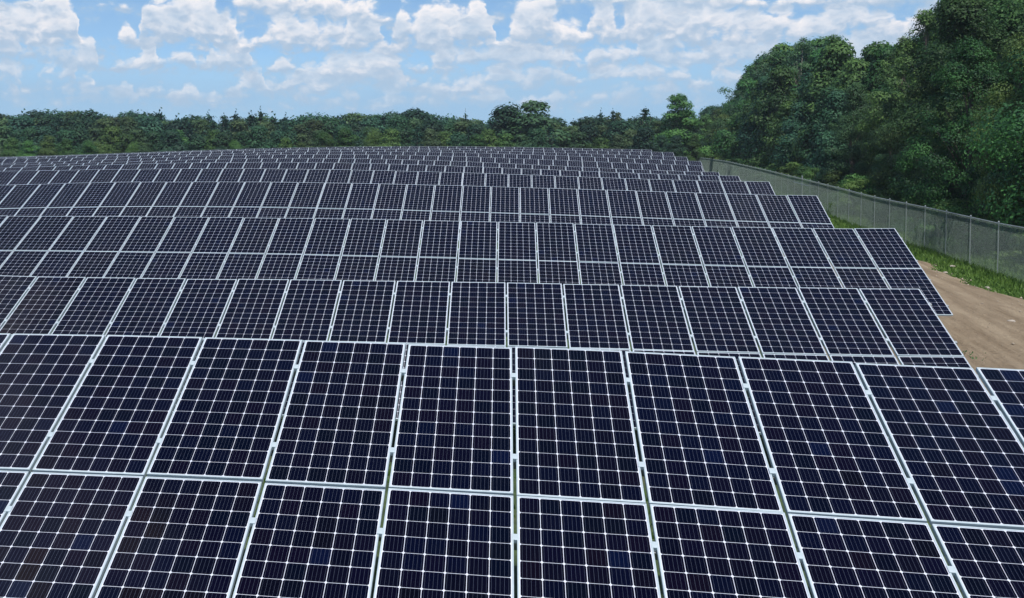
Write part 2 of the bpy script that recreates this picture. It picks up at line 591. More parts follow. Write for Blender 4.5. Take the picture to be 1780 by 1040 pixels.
def ground_z(x, y):
    x = np.atleast_1d(np.asarray(x, float))
    y = np.atleast_1d(np.asarray(y, float))
    x, y = np.broadcast_arrays(x, y)
    yc = ROWY0 - 1.77 + ROWSP * np.arange(12)
    xs = np.clip(x, -70, None)
    k = np.clip((y - yc[0]) / ROWSP, 0, 10.999)
    i = k.astype(int)
    f = k - i
    ends = np.array([r[3] for r in ROWS])
    xe = ends[i] * (1 - f) + ends[i + 1] * f + 1.2
    Z = np.stack([row_z(r, np.minimum(xs, xe))[0] - HGT for r in range(12)])
    zr = np.take_along_axis(Z, i[None], 0)[0] * (1 - f) + np.take_along_axis(Z, i[None] + 1, 0)[0] * f
    # towards the fence
    xf = FX0 + FM * y
    zf = fence_top(y) - FH
    t = smooth01((x - xe) / np.maximum(xf - xe, 1.0))
    z = zr * (1 - t) + zf * t
    z = np.where(x > xf, zf - .035 * np.clip(x - xf, 0, 60), z)
    # in front of the first row level ground, behind the last row the hill falls away
    over = np.clip(y - 114, 0, None)
    drop = np.where(over < 25, .0024 * over ** 2, 1.5 + .12 * (over - 25))
    drop = np.minimum(drop, 9.0)
    z = z - drop * np.where(x > xf - 6, smooth01((y - 225) / 60), 1.0)
    zfar = -3.5
    far = smooth01((np.hypot(x, y - 60) - 190) / 150)
    return z * (1 - far) + zfar * far


def grid_mesh(name, xs, ys, zfun, m, off=0.0, uvf=None):
    X, Y = np.meshgrid(xs, ys)
    Z = zfun(X.ravel(), Y.ravel()) + off
    V = np.stack([X.ravel(), Y.ravel(), Z], -1)
    nx, ny = len(xs), len(ys)
    a = (np.arange(ny - 1)[:, None] * nx + np.arange(nx - 1)[None]).ravel()
    F = np.stack([a, a + 1, a + 1 + nx, a + nx], -1)
    return mesh_np(name, V, F, m, smooth=True)


xs = np.concatenate([[-1500, -1100, -800, -450, -300, -220, -170, -140], np.arange(-120, 4, 2.0), np.arange(4, 34, .6), np.arange(34, 60, 1.5), [65, 75, 90, 120, 170, 250, 400, 800, 1100, 1500]])
ys = np.concatenate([[-900, -400, -150, -60, -30, -15, -8], np.arange(-4, 120, .75), np.arange(120, 180, 1.5), [185, 195, 210, 230, 260, 300, 400, 700, 1200, 1900]])
tag(obj('ground', grid_mesh('ground', xs, ys, ground_z, M_GROUND)), kind='structure')


def road_edges(y):
    """left and right edge of the dirt track at y"""
    xf = FX0 + FM * y
    wob = .35 * np.sin(y * .45) + .22 * np.sin(y * 1.3 + 1) + .13 * np.sin(y * 3.1 + 2) + .10 * np.sin(y * 6.7)
    wide = smooth01((36 - y) / 14) * 1.2
    right = xf - 2.0 + wob + wide * 0
    right = right - 1.3 * smooth01((y - 44) / 12)
    left = xf - 9.5 + .3 * np.sin(y * .6 + 2)
    return left, right


def build_road():
    yy = np.arange(2, 118, .5)
    l, r = road_edges(yy)
    nx = 22
    f = np.linspace(0, 1, nx)
    X = l[:, None] * (1 - f) + r[:, None] * f
    Y = np.repeat(yy[:, None], nx, 1)
    across = X - (FX0 + FM * Y)
    Z = ground_z(X.ravel(), Y.ravel()).reshape(X.shape) + .06
    # wheel ruts
    for c in (-6.6, -4.9):
        Z -= .05 * np.exp(-((across - c) / .28) ** 2)
    Z[:, 0] -= .10
    Z[:, -1] -= .10
    V = np.stack([X.ravel(), Y.ravel(), Z.ravel()], -1)
    ny = len(yy)
    a = (np.arange(ny - 1)[:, None] * nx + np.arange(nx - 1)[None]).ravel()
    F = np.stack([a, a + 1, a + 1 + nx, a + nx], -1)
    uvv = np.stack([across.ravel(), Y.ravel()], -1)
    me = mesh_np('dirt_road', V, F, M_ROAD, uv=uvv[F.ravel()], smooth=True)
    return tag(obj('dirt_road', me), kind='structure')


build_road()

# ------------------------------------------------------------------ solar panels
PW, PL = 1.0, LEN
CELLP, CELLS, CHAM = .1604, .1559, .010
LIP = .013


def panel_mesh():
    """aluminium frame and the white sheet the cells lie on, one connected shell"""
    def ring(w, l, z):
        return [(-w, -l, z), (w, -l, z), (w, l, z), (-w, l, z)]
    hw, hl = PW / 2, PL / 2
    bev = .0025
    rings = [ring(hw - LIP, hl - LIP, 0), ring(hw - LIP, hl - LIP, .004), ring(hw - bev, hl - bev, .004), ring(hw, hl, .0015),
             ring(hw, hl, -.036), ring(hw - .03, hl - .03, -.036)]
    V = [p for r in rings for p in r]
    F, mi = [(0, 1, 2, 3)], [1]
    for k in range(len(rings) - 1):
        for j in range(4):
            a, b = k * 4 + j, k * 4 + (j + 1) % 4
            F.append((a, a + 4, b + 4, b) if False else (b, a, a + 4, b + 4))
            mi.append(0)
    F[1:] = [f[::-1] for f in F[1:]]
    F.append((0, 3, 2, 1))
    # underside of the laminate, a few millimetres below its face
    n = len(V)
    V += [(x, y, -.006) for x, y, _ in ring(hw - LIP, hl - LIP, 0)]
    F[-1] = (n, n + 3, n + 2, n + 1)
    mi.append(1)
    return mesh_py('solar_panel', V, F, [M_FRAME, M_BACK], mi)


def cell_outline(s=CELLS, c=CHAM):
    h = s / 2
    return np.array([(-h + c, -h), (h - c, -h), (h, -h + c), (h, h - c), (h - c, h), (-h + c, h), (-h, h - c), (-h, -h + c)])


OUTL = cell_outline()
CELL_AT = [((i - 2.5) * CELLP, (j - 5.5) * CELLP) for j in range(12) for i in range(6)]
ZC = .0016


def cell_mesh(tint):
    V = [(x, y, ZC) for x, y in OUTL] + [(x, y, ZC - .0012) for x, y in OUTL]
    F = [tuple(range(8))] + [(k, k + 8, (k + 1) % 8 + 8, (k + 1) % 8) for k in range(8)]
    me = mesh_py('solar_cell', V, F, M_CELL)
    l = me.uv_layers.new(name='UVMap')
    for p in me.polygons:
        for li in p.loop_indices:
            v = me.vertices[me.loops[li].vertex_index].co
            l.data[li].uv = (v.x / CELLS + .5, v.y / CELLS + .5)
    a = me.attributes.new('tint', 'FLOAT', 'FACE')
    for d in a.data:
        d.value = tint
    return me


def cells_mesh(idx, rng):
    V, F, T, U = [], [], [], []
    col = rng.random(6) * .25
    for k in idx:
        cx, cy = CELL_AT[k]
        n = len(V)
        for x, y in OUTL:
            V.append((cx + x, cy + y, ZC))
        F.append(tuple(range(n, n + 8)))
        T.append(min(.97, rng.random() * .75 + col[k % 6]) if rng.random() > .015 else 1.0)
        U += [(x / CELLS + .5, y / CELLS + .5) for x, y in OUTL]
    return mesh_np('solar_cells', V, F, M_CELL, tint=T, uv=U)


PANEL = panel_mesh()
CELL_VARIANTS = [cell_mesh(t) for t in (.05, .18, .3, .42, .55, .68, .8, .9, 1.0)]
ALL72 = list(range(72))
CELLS_VARIANTS = [cells_mesh(ALL72, RNG) for _ in range(14)]

ORD = ['first', 'second', 'third', 'fourth', 'fifth', 'sixth', 'seventh', 'eighth', 'ninth', 'tenth', 'eleventh', 'twelfth']
ROW_LABEL = [
    'nearest row of large dark solar panels filling the foreground, two panels high',
    'second row of solar panels from the camera, just behind the foreground row',
    'third row of solar panels from the camera, its right end jutting over the dirt track',
    'fourth row of solar panels from the camera, its right end below the fence braces',
]
for k in range(4, 11):
    ROW_LABEL.append(ORD[k] + ' row of solar panels from the camera, partly hidden behind the ' + ORD[k - 1])
ROW_LABEL.append('farthest row of solar panels, along the crest of the hill below the trees')


def frame_at(r, u):
    z, s = row_z(r, u)
    z, s = float(z), float(s)
    rd = Vector((1, 0, s)).normalized()
    e = Vector((0, math.cos(TILT), math.sin(TILT)))
    e = (e - rd * e.dot(rd)).normalized()
    nrm = rd.cross(e)
    return Vector((u, ROWY0 + ROWSP * r, z)), rd, e, nrm


def basis(o, a, b, c):
    return Matrix(((a.x, b.x, c.x, o.x), (a.y, b.y, c.y, o.y), (a.z, b.z, c.z, o.z), (0, 0, 0, 1)))


cell_jobs = []        # (depth, panel object, cell number) of the front row


def strip_mesh(r, us, dist, w, h, below, m):
    """a rail under the panels that follows the row, `dist` metres down the slope from the top edge"""
    V, F = [], []
    for k, u in enumerate(us):
        o, rd, e, n = frame_at(r, u)
        c = o - e * dist - n * below
        for a, b in ((-w, -h), (w, -h), (w, 0), (-w, 0)):
            V.append(c + e * a + n * b)
    for k in range(len(us) - 1):
        for j in range(4):
            a, b = k * 4 + j, k * 4 + (j + 1) % 4
            F.append((a, a + 4, b + 4, b))
    F.append((0, 1, 2, 3))
    q = (len(us) - 1) * 4
    F.append((q + 3, q + 2, q + 1, q))
    return mesh_py('purlin', V, F, m)


CLAMP = mesh_py('clamp', *box_vf(-.028, .028, -.03, .03, -.03, .0075), M_FRAME)
VP_RAIL = (.43, 1.53, 2.41, 3.51)

for r in range(12):
    co, _, off, end = ROWS[r]
    Y = ROWY0 + ROWSP * r
    i1 = int(round((end - off) / PITCH))
    left = ray(0, 300)
    ul = left.x / left.y * Y - (2.5 if r < 3 else 3.5)
    i0 = int(math.floor((ul - off) / PITCH))
    base_x = off + PITCH * (i0 + i1) / 2
    yc = Y - 1.77
    row = bpy.data.objects.new('solar_panel_row', None)
    COL.objects.link(row)
    row.empty_display_size = .5
    row.location = (base_x, yc, float(ground_z(base_x, yc)[0]))
    tag(row, ROW_LABEL[r], 'solar panels', 'rows of solar panels')
    inv = Matrix.Translation(-row.location)
    for i in range(i0, i1):
        u = off + PITCH * (i + .5)
        o, rd, e, n = frame_at(r, u)
        for lev in (0, 1):
            j = random.gauss
            a = rd + n * j(0, .0040) + e * j(0, .0008)
            a.normalize()
            b = e + n * j(0, .0040)
            b = (b - a * b.dot(a)).normalized()
            c = a.cross(b)
            ctr = o - e * (LEN / 2 + lev * (LEN + GAPV)) + n * j(0, .0015) + e * j(0, .002)
            pan = obj('solar_panel', PANEL, row, mtx=inv @ basis(ctr, a, b, c))
            if r == 0:
                for k, (x, y) in enumerate(CELL_AT):
                    px, py, z = project(ctr + a * x + b * y)
                    vis = -12 < px < 1792 and py < 1050
                    cell_jobs.append((z if vis else 999, pan, k))
            else:
                cs = obj('solar_cells', random.choice(CELLS_VARIANTS), pan)
                if random.random() < .5:
                    cs.rotation_euler.z = math.pi
                tag(cs, kind='stuff')
    # racking: four rails, rafters and posts
    us = [off + PITCH * i for i in range(i0, i1 + 1)]
    us[0] -= .04
    us[-1] += .04
    for d in VP_RAIL:
        obj('purlin', strip_mesh(r, us, d, .025, .07, .038, M_STEELD), row, mtx=inv)
    for i in range(i0 + 1, i1 + 1, 3):
        u = off + PITCH * (i - .5)
        o, rd, e, n = frame_at(r, u)
        bm = basis(o - n * .185, rd, e, n)
        obj('rafter', mesh_py('rafter', *box_vf(-.03, .03, -3.75, -.2, -.045, .045 + .03), M_STEELD), row, mtx=inv @ bm)
        for d in (.75, 3.05):
            p = o - e * d - n * .20
            g = float(ground_z(p.x, p.y)[0])
            V, F = box_vf(-.045, .045, -.03, .03, g - .3 - p.z, .02)
            obj('support_post', mesh_py('support_post', V, F, M_STEELD), row, mtx=inv @ Matrix.Translation(p))
    if r < 3:
        for i in range(i0 + 1, i1):
            u = off + PITCH * i
            o, rd, e, n = frame_at(r, u)
            for d in VP_RAIL:
                obj('clamp', CLAMP, row, mtx=inv @ basis(o - e * (d + j(0, .01)), rd, e, n))

# the front row's cells: the 300 that show largest one by one, the others joined module by module
cell_jobs.sort(key=lambda q: q[0])
rest = {}
for rank, (z, pan, k) in enumerate(cell_jobs):
    if rank < 300:
        me = CELL_VARIANTS[min(8, int(random.random() * 8.12))]
        c = obj('solar_cell', me, pan, loc=(CELL_AT[k][0], CELL_AT[k][1], 0))
    else:
        rest.setdefault(pan.name, (pan, []))[1].append(k)
for nm, (pan, ks) in rest.items():
    me = random.choice(CELLS_VARIANTS) if len(ks) == 72 else cells_mesh(ks, RNG)
    tag(obj('solar_cells', me, pan), kind='stuff')


# ------------------------------------------------------------------ chain-link fence
def build_fence():
    root = bpy.data.objects.new('chain_link_fence', None)
    COL.objects.link(root)
    sp = 3.05 / math.sqrt(1 + FM * FM)
    y0 = 41.97 - 5 * sp
    ysf = [y0 + sp * k for k in range(62)]
    root.location = (FX0 + FM * ysf[0], ysf[0], float(fence_top(ysf[0]) - FH))
    tag(root, 'tall grey chain-link fence running between the dirt track and the wood', 'fence')
    inv = Matrix.Translation(-root.location)
    P = [Vector((FX0 + FM * y, y, float(fence_top(y)) - FH)) for y in ysf]
    V, F = tube_vf([(0, 0, -.25), (0, 0, FH + .02)], [.019, .019], 8)
    post = mesh_py('fence_post', V, F, M_STEEL, smooth=False)
    V, F = tube_vf([(0, 0, 0), (0, 0, .03), (0, 0, .055)], [.034, .032, .010], 8)
    capm = mesh_py('post_cap', V, F, M_STEEL)
    for k, p in enumerate(P):
        o = obj('fence_post', post, root, mtx=inv @ Matrix.Translation(p))
        obj('post_cap', capm, o, loc=(0, 0, FH + .015))
    w = .0027
    for k in range(len(P) - 1):
        a, b = P[k], P[k + 1]
        d = b - a
        L = d.length
        n = Vector((d.y, -d.x, 0)).normalized()
        off = n * -.04
        # top rail
        V, F = tube_vf([a + Vector((0, 0, FH - .02)), b + Vector((0, 0, FH - .02))], [.021, .021], 6)
        obj('top_rail', mesh_py('top_rail', V, F, M_STEEL), root, mtx=inv)
        # woven wire: two families of slanting wires
        V, F = [], []
        H0, H1 = .02, FH - .01
        H = H1 - H0
        step = .0707
        near = k < 30
        if not near:
            step *= 1.0
        m = int((L + H) / step)
        for fam in (0, 1):
            for q in range(m + 1):
                s0 = -H + q * step
                # from (s0, 0) to (s0+H, H), clipped to 0..L
                ta, tb = max(0, -s0), min(H, L - s0)
                if tb - ta < .02:
                    continue
                pts = []
                for t in (ta, tb):
                    s = s0 + t
                    h = H0 + (t if fam == 0 else H - t)
                    pts.append(a + d * (s / L) + Vector((0, 0, h)) + off * (1 + .06 * fam))
                dirv = (pts[1] - pts[0]).normalized()
                u1 = n * w
                u2 = dirv.cross(n).normalized() * w
                i = len(V)
                for p in pts:
                    V += [p + u1, p - u1 * .5 + u2 * .87, p - u1 * .5 - u2 * .87]
                for c in range(3):
                    F.append((i + c, i + (c + 1) % 3, i + 3 + (c + 1) % 3, i + 3 + c))
        me = mesh_np('wire_mesh', np.array([v[:] for v in V]), F, M_WIRE)
        obj('wire_mesh', me, root, mtx=inv)
    # brace rails beside the line post at the bend
    kb = min(range(len(P)), key=lambda k: abs(project(P[k] + Vector((0, 0, FH)))[0] - 1393))
    for s in (-1, 1):
        a, b = P[kb], P[kb + s]
        V, F = tube_vf([a + Vector((-.09, 0, FH * .80)), b + Vector((-.09, 0, FH * .80))], [.018, .018], 6)
        obj('brace_rail', mesh_py('brace_rail', V, F, M_FRAME), root, mtx=inv)
    V, F = tube_vf([(0, 0, -.25), (0, 0, FH + .22)], [.05, .05], 8)
    obj('brace_post', mesh_py('brace_post', V, F, M_STEEL), root, mtx=inv @ Matrix.Translation(P[kb]))


build_fence()


# ------------------------------------------------------------------ trees
def leaf_quads(pos, nrm, size, asp, rng, fold=.0):
    n = len(pos)
    nrm = nrm / np.maximum(np.linalg.norm(nrm, axis=1, keepdims=True), 1e-6)
    a = rng.normal(size=(n, 3))
    u = np.cross(nrm, a)
    u /= np.maximum(np.linalg.norm(u, axis=1, keepdims=True), 1e-6)
    v = np.cross(nrm, u)
    s = size[:, None]
    V = np.stack([pos - u * s * .5, pos + v * s * asp * .5 + u * s * .06, pos + u * s * .5, pos - v * s * asp * .5 + u * s * .06], 1)
    F = np.arange(4 * n).reshape(n, 4)
    return V.reshape(-1, 3), F


def limb_tree(trunk_pts, trunk_r, centres, rng, n_limbs, name, m):
    V, F = tube_vf(trunk_pts, trunk_r, 8)
    tp = [Vector(p) for p in trunk_pts]
    top = tp[-1]
    pick = rng.permutation(len(centres))[:n_limbs]
    for k in pick:
        c = Vector(centres[k])
        h = min(max(c.z * rng.uniform(.45, .75), tp[1].z), top.z * .97)
        # point of the trunk at that height
        for a, b in zip(tp[:-1], tp[1:]):
            if a.z <= h <= b.z:
                f = (h - a.z) / max(b.z - a.z, 1e-3)
                s = a.lerp(b, f)
                break
        else:
            s = top
        mid = s.lerp(c, .5) + Vector((0, 0, .08 * (c - s).length))
        r0 = trunk_r[0] * .28 * (1.1 - h / max(top.z, 1) * .6)
        v, f = tube_vf([s, mid, c], [r0, r0 * .6, r0 * .18], 5)
        n = len(V)
        V += v
        F += [tuple(i + n for i in q) for q in f]
    return mesh_py(name, V, F, m, smooth=True)


def broad_tree(seed, H, R, clear, ncl, nleaf, leaf, rc=(.8, 1.5), shape=.8, dense=.55, spread=1.0):
    """height, crown radius, height of the lowest leaves, number of leaf clumps, leaves per clump, leaf length"""
    rng = np.random.default_rng(seed)
    C, RC = [], []
    lob = rng.uniform(0, 2 * math.pi, 3)
    lean = rng.normal(size=2) * .25
    while len(C) < ncl:
        t = rng.random() ** .85
        ang = rng.uniform(0, 2 * math.pi)
        env = math.sin(math.pi * min(1, (.16 + .84 * t)) ** shape) ** .75
        env *= 1 + .22 * math.sin(2 * ang + lob[0]) + .16 * math.sin(3 * ang + lob[1] + 3 * t) + .1 * math.sin(7 * t + lob[2])
        rr = R * env * (dense + (1 - dense) * rng.random()) * (.35 + .65 * math.sqrt(rng.random()))
        z = clear + (H - clear) * t
        C.append((rr * math.cos(ang) + lean[0] * z / H, rr * math.sin(ang) + lean[1] * z / H, z - .5))
        RC.append(rng.uniform(*rc) * (1.1 - .45 * t))
    C = np.array(C)
    RC = np.array(RC)
    pos, nrm, siz, tin = [], [], [], []
    for c, q in zip(C, RC):
        n = int(nleaf * (q / np.mean(rc)) ** 2 * rng.uniform(.7, 1.25))
        dv = rng.normal(size=(n, 3))
        dv[:, 2] = dv[:, 2] * .85 + .28
        dv /= np.linalg.norm(dv, axis=1, keepdims=True)
        rad = q * (.55 + .52 * rng.random(n) ** .7)
        p = c + dv * rad[:, None] * np.array([1.15, 1.15, .72])
        p += rng.normal(size=(n, 3)) * .06 * q
        pos.append(p)
        out = p - np.array([0, 0, clear + (H - clear) * .4])
        out /= np.maximum(np.linalg.norm(out, axis=1, keepdims=True), .1)
        nrm.append(dv * 1.0 + out * .45 + np.array([0, 0, .35]) + rng.normal(size=(n, 3)) * .38)
        siz.append(leaf * rng.uniform(.6, 1.3, n))
        tin.append(np.clip(rng.normal(.45, .22) + rng.normal(size=n) * .16, 0, 1))
    pos, nrm, siz, tin = map(np.concatenate, (pos, nrm, siz, tin))
    V, F = leaf_quads(pos, nrm, siz, .62, rng)
    k = H * .86
    bx, by = rng.normal(size=2) * .3
    tr = [(0, 0, -.5), (bx * .3, by * .3, k * .3), (bx, by, k * .62), (lean[0] * .8, lean[1] * .8, k)]
    r0 = .016 * H + .03
    return V, F, tin, C, tr, [r0, r0 * .75, r0 * .5, r0 * .12]


def pine_tree(seed, H, R, clear, leaf, nleaf):
    rng = np.random.default_rng(seed)
    pos, nrm, siz, tin, C = [], [], [], [], []
    z = clear
    while z < H - .3:
        t = (z - clear) / (H - clear)
        rr = R * (1 - t) ** .65 * rng.uniform(.7, 1.1) + .25
        nb = 5 if t < .7 else 4
        a0 = rng.uniform(0, 6.28)
        for b in range(nb):
            a = a0 + 6.283 * b / nb + rng.normal() * .25
            L = rr * rng.uniform(.65, 1.12)
            end = np.array([math.cos(a) * L, math.sin(a) * L, z + L * rng.uniform(-.02, .28)])
            C.append(end)
            n = max(8, int(nleaf * L / R))
            f = rng.random(n) ** .65
            p = np.array([0, 0, z]) * (1 - f[:, None]) + end * f[:, None]
            wv = .16 + .34 * f * (1.15 - f)
            p = p + rng.normal(size=(n, 3)) * np.stack([wv, wv, wv * .42], -1) * (.6 + L / 4)
            pos.append(p)
            nrm.append(np.array([0, 0, 1.0]) + rng.normal(size=(n, 3)) * .6)
            siz.append(leaf * rng.uniform(.6, 1.3, n))
            tin.append(np.clip(rng.normal(.45, .15) + rng.normal(size=n) * .18, 0, 1))
        z += rng.uniform(.55, .95) * (1.15 - .5 * t) * H / 15
    # leader
    n = 60
    p = np.array([0, 0, H - .6]) + rng.normal(size=(n, 3)) * np.array([.15, .15, .4])
    pos.append(p)
    nrm.append(rng.normal(size=(n, 3)))
    siz.append(np.full(n, leaf * .8))
    tin.append(np.full(n, .5))
    pos, nrm, siz, tin = map(np.concatenate, (pos, nrm, siz, tin))
    V, F = leaf_quads(pos, nrm, siz, .42, rng)
    r0 = .014 * H + .03
    return V, F, tin, np.array(C), [(0, 0, -.5), (.05, 0, H * .4), (0, .05, H * .97)], [r0, r0 * .65, .03]


PROTO = {}


def proto(key, H, data, m, bark=None, limbs=16):
    V, F, tin, C, tr, rad = data
    cm = mesh_np('crown', V, F, m, tint=tin)
    rng = np.random.default_rng(len(PROTO))
    tm = limb_tree(tr, rad, C, rng, limbs, 'trunk', bark or M_BARK)
    PROTO[key] = (H, cm, tm)


# near trees, leaf by leaf
proto('maple_a', 16, broad_tree(1, 16, 4.6, .8, 74, 1000, .20, (1.3, 2.3)), M_LEAF)
proto('maple_b', 16, broad_tree(2, 16, 4.2, .6, 70, 950, .19, (1.2, 2.2), .9), M_LEAF)
proto('ash_a', 16, broad_tree(3, 16, 3.9, 1.0, 130, 400, .18, (.7, 1.35), .7), M_LEAFD, M_BARK, 22)
proto('ash_b', 16, broad_tree(4, 16, 4.4, 2.2, 110, 400, .18, (.7, 1.3), .75, .7), M_LEAF, M_BARK, 30)
proto('young_a', 16, broad_tree(5, 16, 4.8, .3, 74, 950, .20, (1.2, 2.2), .95), M_LEAF2)
proto('airy_a', 16, broad_tree(6, 16, 5.0, 2.5, 130, 190, .20, (.5, 1.0), .75, .72), M_LEAFD, M_BARKP, 44)
proto('airy_b', 16, broad_tree(7, 16, 4.6, 2.5, 130, 200, .20, (.5, 1.05), .75, .7), M_LEAF, M_BARK, 44)
proto('bush_a', 4, broad_tree(8, 4, 2.4, .1, 34, 260, .15, (.45, .85), .8), M_LEAF2, None, 8)
proto('bush_b', 4, broad_tree(9, 4, 2.2, .1, 30, 260, .15, (.45, .8), .8), M_LEAF, None, 8)
# far trees, coarser leaves
proto('far_a', 14, broad_tree(21, 14, 4.2, .8, 56, 330, .38, (1.2, 2.1)), M_HAZYLEAF, None, 10)
proto('far_b', 14, broad_tree(22, 14, 3.8, .8, 54, 330, .38, (1.2, 2.0), .9), M_LEAFD, None, 10)
proto('far_c', 14, broad_tree(23, 14, 4.0, 1.0, 56, 320, .36, (1.0, 1.8), .8), M_LEAF2, M_BARKP, 16)
proto('far_d', 14, broad_tree(24, 14, 4.4, .8, 60, 330, .38, (1.2, 2.1), .8), M_HAZYLEAF, None, 10)
proto('far_e', 14, broad_tree(26, 14, 4.3, .8, 58, 330, .38, (1.1, 2.0), .85), M_LEAF, None, 12)
proto('far_airy', 14, broad_tree(25, 14, 4.6, 5.5, 44, 60, .42, (.6, 1.1), .62, .7), M_LEAFD, M_BARKP, 36)
proto('pine_a', 16, pine_tree(31, 16, 3.4, 2.0, .55, 46), M_PINE, None, 24)
proto('pine_b', 16, pine_tree(32, 16, 2.8, 1.5, .55, 40), M_PINE, None, 24)


def plant(key, name, x, y, height, label, cat='tree', group=None, wide=1.0, rz=None, sink=.1):
    H, cm, tm = PROTO[key]
    s = height / H
    root = bpy.data.objects.new(name, None)
    COL.objects.link(root)
    root.location = (x, y, float(ground_z(x, y)[0]) - sink)
    root.rotation_euler.z = random.uniform(0, 6.28) if rz is None else rz
    root.scale = (s * wide, s * wide, s)
    obj('trunk', tm, root)
    obj('crown', cm, root)
    tag(root, label, cat, group)
    return root


def at_px(px, Y):
    q = ray(px, 300)
    return q.x / q.y * Y


def height_for(px, py, x, y):
    """height of a tree at x, y whose top shows at picture height py"""
    q = ray(px, py)
    t = math.hypot(x, y) / math.hypot(q.x, q.y)
    return CZ + q.z * t - float(ground_z(x, y)[0])


def nth(k):
    return '%d%s' % (k, 'th' if 10 < k % 100 < 20 else {1: 'st', 2: 'nd', 3: 'rd'}.get(k % 10, 'th'))


SIL = [(1150, 200), (1185, 200), (1222, 190), (1240, 186), (1262, 178), (1286, 176), (1298, 128), (1318, 100), (1345, 86), (1380, 74), (1420, 68), (1450, 66), (1475, 84),
       (1500, 82), (1530, 72), (1556, 58), (1575, 26), (1600, 12), (1640, 8), (1665, -12), (1700, -50), (1740, -80), (1790, -110), (1900, -140), (2200, -160)]


def sil(px):
    return float(np.interp(px, [a for a, _ in SIL], [b for _, b in SIL]))


WOOD = 'trees of the wood beyond the fence'
KINDL = {'maple_a': 'dark green spreading tree', 'maple_b': 'dark green narrow tree', 'ash_a': 'olive green tree', 'ash_b': 'loose dark green tree', 'young_a': 'yellow-green bushy tree',
         'far_a': 'dark green leafy tree', 'far_e': 'mid green leafy tree', 'far_b': 'olive leafy tree', 'far_c': 'light green tree', 'far_d': 'dark green rounded tree', 'airy_a': 'thin olive tree', 'airy_b': 'thin-topped green tree'}
BUSHL = 'low leafy bush at the edge of the wood, right behind the fence'
rr = random.Random(5)
y = 38.0
k = 0
while y < 262:
    # edge of the wood: trees leafed down to the ground
    d = rr.uniform(4.2, 6.5)
    x = FX0 + FM * y + d
    px = project((x, y, 5))[0]
    h = height_for(px, sil(px), x, y)
    h = min(max(h, 7), 17) * rr.uniform(.55, .86)
    key = rr.choice(['maple_a', 'maple_b', 'ash_a', 'ash_b', 'young_a', 'maple_a', 'ash_a']) if y < 92 else rr.choice(['far_c', 'far_e', 'far_a', 'far_e'])
    k += 1
    plant(key, 'wood_edge_tree', x, y, h, KINDL[key] + ' at the edge of the wood, ' + nth(k) + ' from the right', 'tree', WOOD, rr.uniform(.85, 1.1))
    # bushes under them
    for q in range(2):
        xb = FX0 + FM * y + rr.uniform(1.6, 3.2)
        yb = y + rr.uniform(-2, 2)
        plant(rr.choice(['bush_a', 'bush_b']), 'wood_edge_bush', xb, yb, rr.uniform(1.7, 3.3), 'low leafy bush under the edge of the wood, ' + nth(2 * k - 1 + q) + ' from the right', 'bush', 'bushes behind the fence', rr.uniform(.9, 1.3))
    y += rr.uniform(4.3, 6.2) * (1 if y < 110 else 1.15)
y = 42.0
k = 0
while y < 268:
    for d0 in (9.5, 15.0):
        d = d0 + rr.uniform(-1.2, 1.6)
        yy = y + rr.uniform(-1.5, 1.5)
        x = FX0 + FM * yy + d
        px = project((x, yy, 5))[0]
        h = height_for(px, sil(px), x, yy) * rr.uniform(.90, 1.02)
        h = min(max(h, 7), 21)
        key = rr.choice(['maple_a', 'maple_b', 'ash_a', 'ash_b', 'airy_b'] if yy < 92 else ['far_e', 'far_b', 'far_d', 'far_e'])
        k += 1
        plant(key, 'wood_tree', x, yy, h, KINDL[key] + ' deeper in the wood, ' + nth(k) + ' from the right', 'tree', WOOD, rr.uniform(.8, 1.0))
    y += rr.uniform(5.4, 7.2) * (1 if y < 110 else 1.15)

# trees of the wood that stand out
for key, px, py, Y, back, lab, wide in [
        ('airy_a', 1335, 84, 90, 9, 'tall open-crowned tree at the left end of the wood, sky showing through its top', 1.1),
        ('airy_b', 1442, 56, 80, 8, 'tall feathery tree between the loosest crown and the dense wood', .85),
        ('airy_a', 1390, 60, 90, 8, 'tall loose tree whose thin top rises highest at the left part of the wood', .85),
        ('airy_b', 1600, 12, 60, 8, 'tall tree with thin feathery top against the cloud, right part of the wood', .9),
        ('maple_b', 1680, -14, 50, 7, 'very tall dark green tree reaching out of the top of the picture', 1.0),
        ('young_a', 1772, 60, 40, 4, 'yellow-green leafy tree at the right border of the picture', .75)]:
    while at_px(px, Y) < FX0 + FM * Y + back:
        Y += .5
    x = at_px(px, Y)
    plant(key, 'tall_wood_tree', x, Y, height_for(px, py, x, Y), lab, 'tree', None, wide)

# the far tree line behind the crest of the hill
FAR = [(-60, 196), (0, 197), (60, 195), (100, 199), (140, 196), (200, 200), (240, 199), (285, 197), (305, 205), (350, 203), (400, 203), (430, 199), (460, 198), (500, 204),
       (560, 203), (600, 201), (650, 199), (690, 197), (720, 196), (755, 202), (800, 205), (850, 207), (900, 206), (965, 208), (1000, 210), (1030, 208),
       (1060, 204), (1090, 207), (1120, 204), (1150, 206), (1180, 200), (1230, 200)]


def farsil(px):
    return float(np.interp(px, [a for a, _ in FAR], [b for _, b in FAR]))


